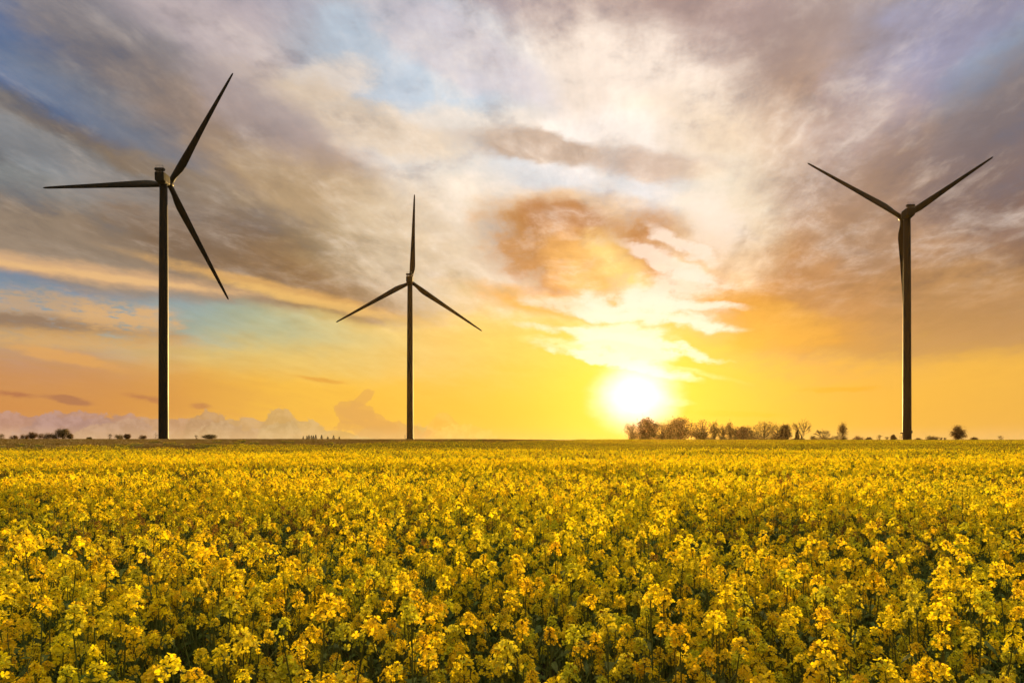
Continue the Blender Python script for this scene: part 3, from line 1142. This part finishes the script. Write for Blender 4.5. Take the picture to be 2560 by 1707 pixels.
def skyline_tree(kind, x0, x1, ytop, dist, label, name, cat, group=None, seed=0, low=0.0):
    r = np.random.default_rng(1000 + seed)
    s = dist / F_PX
    cx = ((x0 + x1) / 2 - 1280) * s
    gz = float(ground_z(cx, dist))
    W = (x1 - x0) * s / 2 * {'round': 1.24, 'airy': 1.34, 'upright': 1.3, 'cone': 1.12, 'bush': 1.2}.get(kind, 1.0)
    H = CAM_Z + (HOR - ytop) * s - gz
    root = empty(name, (cx, dist, gz - .05), label=label, cat=cat, group=group)
    root.rotation_euler = (0, 0, 0)
    T, C_ = MB(), MB()
    if kind in ('round', 'airy', 'upright', 'cone'):
        z0 = H * {'round': .04, 'airy': .10, 'upright': .06, 'cone': .02}[kind]
        cr = np.array([W * .84, W * .8, (H - z0) / 2 * .92])
        cc = np.array([0, 0, z0 + (H - z0) / 2])
        nb = {'round': 60, 'airy': 40, 'upright': 30, 'cone': 60}[kind]
        cents = crown_blobs(nb, cc, cr, r, .5, cone={'cone': .75, 'upright': .45}.get(kind, 0))
        T.tube([(0, 0, 0), (r.normal() * .1, 0, H * .3), (r.normal() * .2, r.normal() * .2, H * .62), (0, 0, H * .86)],
               np.array([.045, .034, .02, .008]) * H * .62, 7)
        for c in cents:
            b0 = np.array([0, 0, min(c[2] * r.uniform(.35, .7), H * .7)])
            mid = b0 * .45 + c * .55 + np.array([0, 0, -.04 * H])
            T.tube([b0, mid, c], [.016 * H, .009 * H, .004 * H], 4, cap=False)
        sp = np.array([W, W, H * .5]) * {'round': .17, 'airy': .14, 'upright': .18, 'cone': .13}[kind]
        leaves_at(C_, cents, sp, {'round': 100, 'airy': 46, 'upright': 60, 'cone': 100}[kind], {'round': .52, 'airy': .40, 'upright': .40, 'cone': .42}[kind] * max(H / 12, .55), r)
        # loose sprays that roughen the outline
        out = crown_blobs(nb, cc, cr * 1.1, r, .97)
        leaves_at(C_, out, sp * .45, 7, .26 * max(H / 12, .55), r)
        mt_ = M['tree_leaf']
    elif kind == 'bare':
        T.tube([(0, 0, 0), (.05, 0, H * .16), (0, 0, H * .30)], [.030 * H, .024 * H, .018 * H], 7)
        for k in range(9):
            th = k * 2.4
            d = np.array([math.cos(th) * .9 * W / (H * .5) * r.uniform(.2, 1), math.sin(th) * .7 * r.uniform(.2, 1), 1.0])
            d /= np.linalg.norm(d)
            branch(T, C_, np.array([0, 0, H * r.uniform(.12, .30)]), d, H * .30, .011 * H, 4, r, .26, .1, 3)
        mt_ = M['bark']
    elif kind == 'scrub':
        for k in range(10):
            th = r.random() * 6.28
            d = np.array([math.cos(th) * W / H * r.random() * .8, math.sin(th) * .4, 1.0])
            d /= np.linalg.norm(d)
            T.tube([(r.normal() * W * .2, r.normal() * .3, 0), d * H * .5], [.05, .03], 4)
            branch(T, C_, d * H * .3, d, H * .35, .04, 2, r, .4, .1, 3)
        leaves_at(C_, crown_blobs(10, np.array([0, 0, H * .3]), np.array([W * .7, W * .5, H * .3]), r), np.array([W, W, H]) * .12, 14, .22, r)
        mt_ = M['tree_leaf']
    elif kind == 'conifer':
        T.tube([(0, 0, 0), (0, 0, H * .98)], [.03 * H, .004 * H], 6)
        L_ = 11
        for i in range(L_):
            z = H * (.10 + .88 * i / L_)
            rad = W * (1 - i / L_) ** .8 * r.uniform(.8, 1.15)
            for k in range(9):
                th = k * .698 + i * .4 + r.normal() * .1
                tip = np.array([math.cos(th) * rad, math.sin(th) * rad, z - rad * .25])
                T.tube([(0, 0, z), tip], [.03, .01], 3, cap=False)
                for w in range(6):
                    blot(C_, np.array([0, 0, z]) * (1 - (w + 1) / 6) + tip * (w + 1) / 6 + r.normal(size=3) * .12, .5 * max(H / 8, .4), r, 0)
        mt_ = M['conifer']
    else:   # bush, hedge
        nb = int(22 if kind == 'bush' else 26 + W * 3)
        if kind == 'bush':
            cents = crown_blobs(nb, np.array([0, 0, H * .42]), np.array([W * .82, W * .7, H * .46]), r, .3)
        else:
            cents = np.stack([r.uniform(-W * .94, W * .94, nb), r.normal(size=nb) * .7, r.uniform(.1, .86, nb) * H * (.78 + .22 * np.sin(np.arange(nb) * 1.7))], 1)
        for c in cents[:9]:
            T.tube([(c[0] * .6, c[1] * .5, 0), c * .6, c], [.10, .06, .03], 4, cap=False)
        leaves_at(C_, cents, np.array([min(W, H * 1.2) * .2, W * .12 if kind == 'bush' else .5, H * .16]), 110, .42 * max(H / 6, .7), r)
        mt_ = M['tree_leaf']
    T.build('trunk', M['bark'], root, smooth=True)
    C_.build('crown', mt_, root)
    return root


ROW = 'trees in the wood under the sun'
LOWL = 'shrubs and trees far off on the skyline'
TREES = [
    # wood beneath the sun
    ('airy', 1559, 1600, 1056, 440, 'leafy tree at the very start of the wood, directly under the glowing sun', 'broadleaf_tree', 'tree', ROW),
    ('round', 1597, 1640, 1045, 445, 'tall leafy tree, second in the wood, crown rising towards the sun', 'broadleaf_tree', 'tree', ROW),
    ('airy', 1636, 1678, 1054, 446, 'loose leafy tree in the dip between the tall leafy tree and the dense dark one', 'broadleaf_tree', 'tree', ROW),
    ('round', 1668, 1736, 1047, 450, 'broadest and densest dark tree of the wood, a rounded solid mound', 'broadleaf_tree', 'tree', ROW),
    ('bush', 1724, 1764, 1074, 446, 'dark rounded bush at the foot of the dense mound-shaped tree', 'bush', 'bush', ROW),
    ('airy', 1735, 1780, 1050, 455, 'thin open-crowned tree just right of the dense mound-shaped tree', 'broadleaf_tree', 'tree', ROW),
    ('airy', 1776, 1797, 1053, 455, 'narrow spindly tree, first of the see-through trees with bright gaps', 'broadleaf_tree', 'tree', ROW),
    ('airy', 1795, 1820, 1058, 455, 'low see-through tree between two narrower spindly trees', 'broadleaf_tree', 'tree', ROW),
    ('upright', 1814, 1836, 1050, 455, 'slim pointed tree standing highest among the see-through trees', 'broadleaf_tree', 'tree', ROW),
    ('airy', 1830, 1850, 1064, 455, 'small sparse tree filling the brightest gap of the wood', 'broadleaf_tree', 'tree', ROW),
    ('round', 1843, 1868, 1065, 450, 'small dark compact tree where the second half of the wood begins', 'broadleaf_tree', 'tree', ROW),
    ('airy', 1863, 1895, 1061, 455, 'open tree with forked limbs left of the rounded lacy tree', 'broadleaf_tree', 'tree', ROW),
    ('airy', 1889, 1932, 1050, 452, 'tallest lacy round-headed tree in the second half of the wood', 'broadleaf_tree', 'tree', ROW),
    ('airy', 1928, 1960, 1058, 452, 'ragged open tree right of the tallest lacy round-headed tree', 'broadleaf_tree', 'tree', ROW),
    ('round', 1953, 1977, 1062, 448, 'dark dense tree closing the wood beside the bare round tree', 'broadleaf_tree', 'tree', ROW),
    ('hedge', 1745, 1846, 1090, 444, 'thin low growth along the foot of the see-through trees', 'hedge', 'hedge', ROW),
    ('hedge', 1842, 1972, 1084, 444, 'dark understorey hedge along the foot of the second half of the wood', 'hedge', 'hedge', ROW),
    ('hedge', 1568, 1700, 1079, 441, 'thick understorey growth below the tall leafy tree near the sun', 'hedge', 'hedge', ROW),
    ('bare', 1979, 2029, 1054, 470, 'leafless tree with a big round fan of fine branches beside the wood', 'bare_tree', 'tree', 'leafless trees beside the wood'),
    ('cone', 1987, 1999, 1072, 445, 'small dark pointed bush in front of the big leafless round tree', 'bush', 'bush', LOWL),
    ('bare', 2033, 2078, 1069, 470, 'lower leafless tree with a wide flat fan of branches', 'bare_tree', 'tree', 'leafless trees beside the wood'),
    ('hedge', 2025, 2118, 1089, 445, 'long low dark hedge in front of the wide leafless tree', 'hedge', 'hedge', LOWL),
    ('upright', 2096, 2119, 1056, 450, 'lone slim upright tree at the end of the long low hedge', 'broadleaf_tree', 'tree', LOWL),
    ('hedge', 1976, 2012, 1094, 445, 'very low undergrowth at the foot of the big leafless round tree', 'hedge', 'hedge', LOWL),
    ('bush', 2128, 2163, 1089, 455, 'wide low bush next after the slim upright tree, towards the right turbine', 'bush', 'bush', LOWL),
    ('bush', 2166, 2180, 1093, 455, 'tiny low bush right of the wide low bush', 'bush', 'bush', LOWL),
    ('scrub', 2188, 2206, 1086, 460, 'thin twiggy shrub halfway between the slim upright tree and the turbine', 'shrub', 'shrub', LOWL),
    ('scrub', 2211, 2223, 1091, 460, 'smallest twiggy shrub, left of the peaked bush', 'shrub', 'shrub', LOWL),
    ('cone', 2224, 2243, 1086, 455, 'peaked dark bush just left of the right turbine', 'bush', 'bush', LOWL),
    ('bush', 2285, 2303, 1095, 455, 'low bush touching the right turbine base on its right', 'bush', 'bush', LOWL),
    ('hedge', 2309, 2348, 1097, 455, 'squared low hedge under a domed bush right of the turbine', 'hedge', 'hedge', LOWL),
    ('bush', 2318, 2345, 1089, 458, 'domed bush rising over the squared low hedge', 'bush', 'bush', LOWL),
    ('scrub', 2345, 2358, 1092, 460, 'broken twiggy shrub right of the domed bush', 'shrub', 'shrub', LOWL),
    ('scrub', 2358, 2367, 1093, 460, 'thin pair of upright stems between domed bush and conical tree', 'shrub', 'shrub', LOWL),
    ('cone', 2373, 2418, 1062, 450, 'large dark conical tree standing alone right of the right turbine', 'broadleaf_tree', 'tree', LOWL),
    ('bush', 2423, 2442, 1093, 470, 'flat low bush right of the lone conical tree', 'bush', 'bush', LOWL),
    ('scrub', 2492, 2511, 1088, 470, 'pale twiggy bush farthest to the right on the skyline', 'shrub', 'shrub', LOWL),
    # left skyline
    ('bush', -14, 13, 1085, 520, 'round bush cut by the left edge of the picture', 'bush', 'bush', LOWL),
    ('bush', 25, 43, 1087, 520, 'small bush second from the left edge of the picture', 'bush', 'bush', LOWL),
    ('bush', 53, 72, 1085, 520, 'pale loose bush third from the left edge of the picture', 'bush', 'bush', LOWL),
    ('round', 72, 91, 1079, 520, 'small round tree just left of the long dark thicket', 'broadleaf_tree', 'tree', LOWL),
    ('hedge', 91, 146, 1082, 520, 'long dark thicket beside the tallest tree on the left skyline', 'thicket', 'thicket', LOWL),
    ('round', 143, 170, 1070, 525, 'tallest round tree on the left skyline, at the end of the thicket', 'broadleaf_tree', 'tree', LOWL),
    ('cone', 164, 186, 1083, 520, 'low sloping bush right of the tallest left skyline tree', 'bush', 'bush', LOWL),
    ('bush', 218, 229, 1092, 530, 'tiny bump of a bush alone on the left skyline', 'bush', 'bush', LOWL),
    ('scrub', 267, 283, 1084, 540, 'loose spiky shrub first in the group left of the tallest turbine', 'shrub', 'shrub', LOWL),
    ('bush', 288, 310, 1084, 540, 'pale rounded bush in the middle of the group left of the tallest turbine', 'bush', 'bush', LOWL),
    ('round', 311, 325, 1084, 540, 'dark compact tree in the group left of the tallest turbine', 'broadleaf_tree', 'tree', LOWL),
    ('bush', 347, 366, 1087, 540, 'flat-topped bush nearest to the tallest turbine on its left', 'bush', 'bush', LOWL),
    ('scrub', 484, 498, 1087, 560, 'faint leafless shrub right of the tallest turbine', 'shrub', 'shrub', LOWL),
    ('round', 510, 541, 1085, 560, 'dark domed tree right of the tallest turbine', 'broadleaf_tree', 'tree', LOWL),
]
for i, t in enumerate(TREES):
    kind, x0, x1, yt, dd, lab, nm, ct_, grp = t
    skyline_tree(kind, x0, x1, yt, dd, lab, nm, ct_, grp, seed=i)
FIRS = [(756, 760, 1089, 'lone small fir at the left end of the fir group'), (764, 771, 1088, 'fir at the left side of the dense fir clump'),
        (769, 776, 1086, 'tallest fir of the dense clump, left one'), (775, 782, 1087, 'fir in the middle of the dense fir clump'),
        (780, 787, 1087, 'fir right of the middle in the dense fir clump'), (786, 793, 1085, 'pointed fir closing the dense clump on its right'),
        (800, 808, 1086, 'single fir between the dense clump and the low firs'), (816, 823, 1090, 'low fir left of the last tall fir'),
        (830, 838, 1087, 'last tall fir of the group towards the middle turbine'), (846, 850, 1090, 'smallest fir at the right end of the fir group')]
for i, (a, b_, yt, lab) in enumerate(FIRS):
    skyline_tree('conifer', a - 1, b_ + 1, yt, 600, lab, 'fir_tree', 'fir tree', 'distant firs left of the middle turbine', seed=200 + i)


# ---------------------------------------------------------------- evening haze
hb = MB()
hb.box((0, 0, 92), (2440, 2440, 188))
mt, q, o = material('haze')
vol = q.n.new('ShaderNodeVolumePrincipled')
vol.inputs['Color'].default_value = (1.0, .66, .26, 1)
vol.inputs['Density'].default_value = .000017
vol.inputs['Anisotropy'].default_value = .84
q.l.new(vol.outputs[0], o.inputs['Volume'])
tag(hb.build('haze', mt), kind='stuff')
scene.cycles.volume_bounces = 0
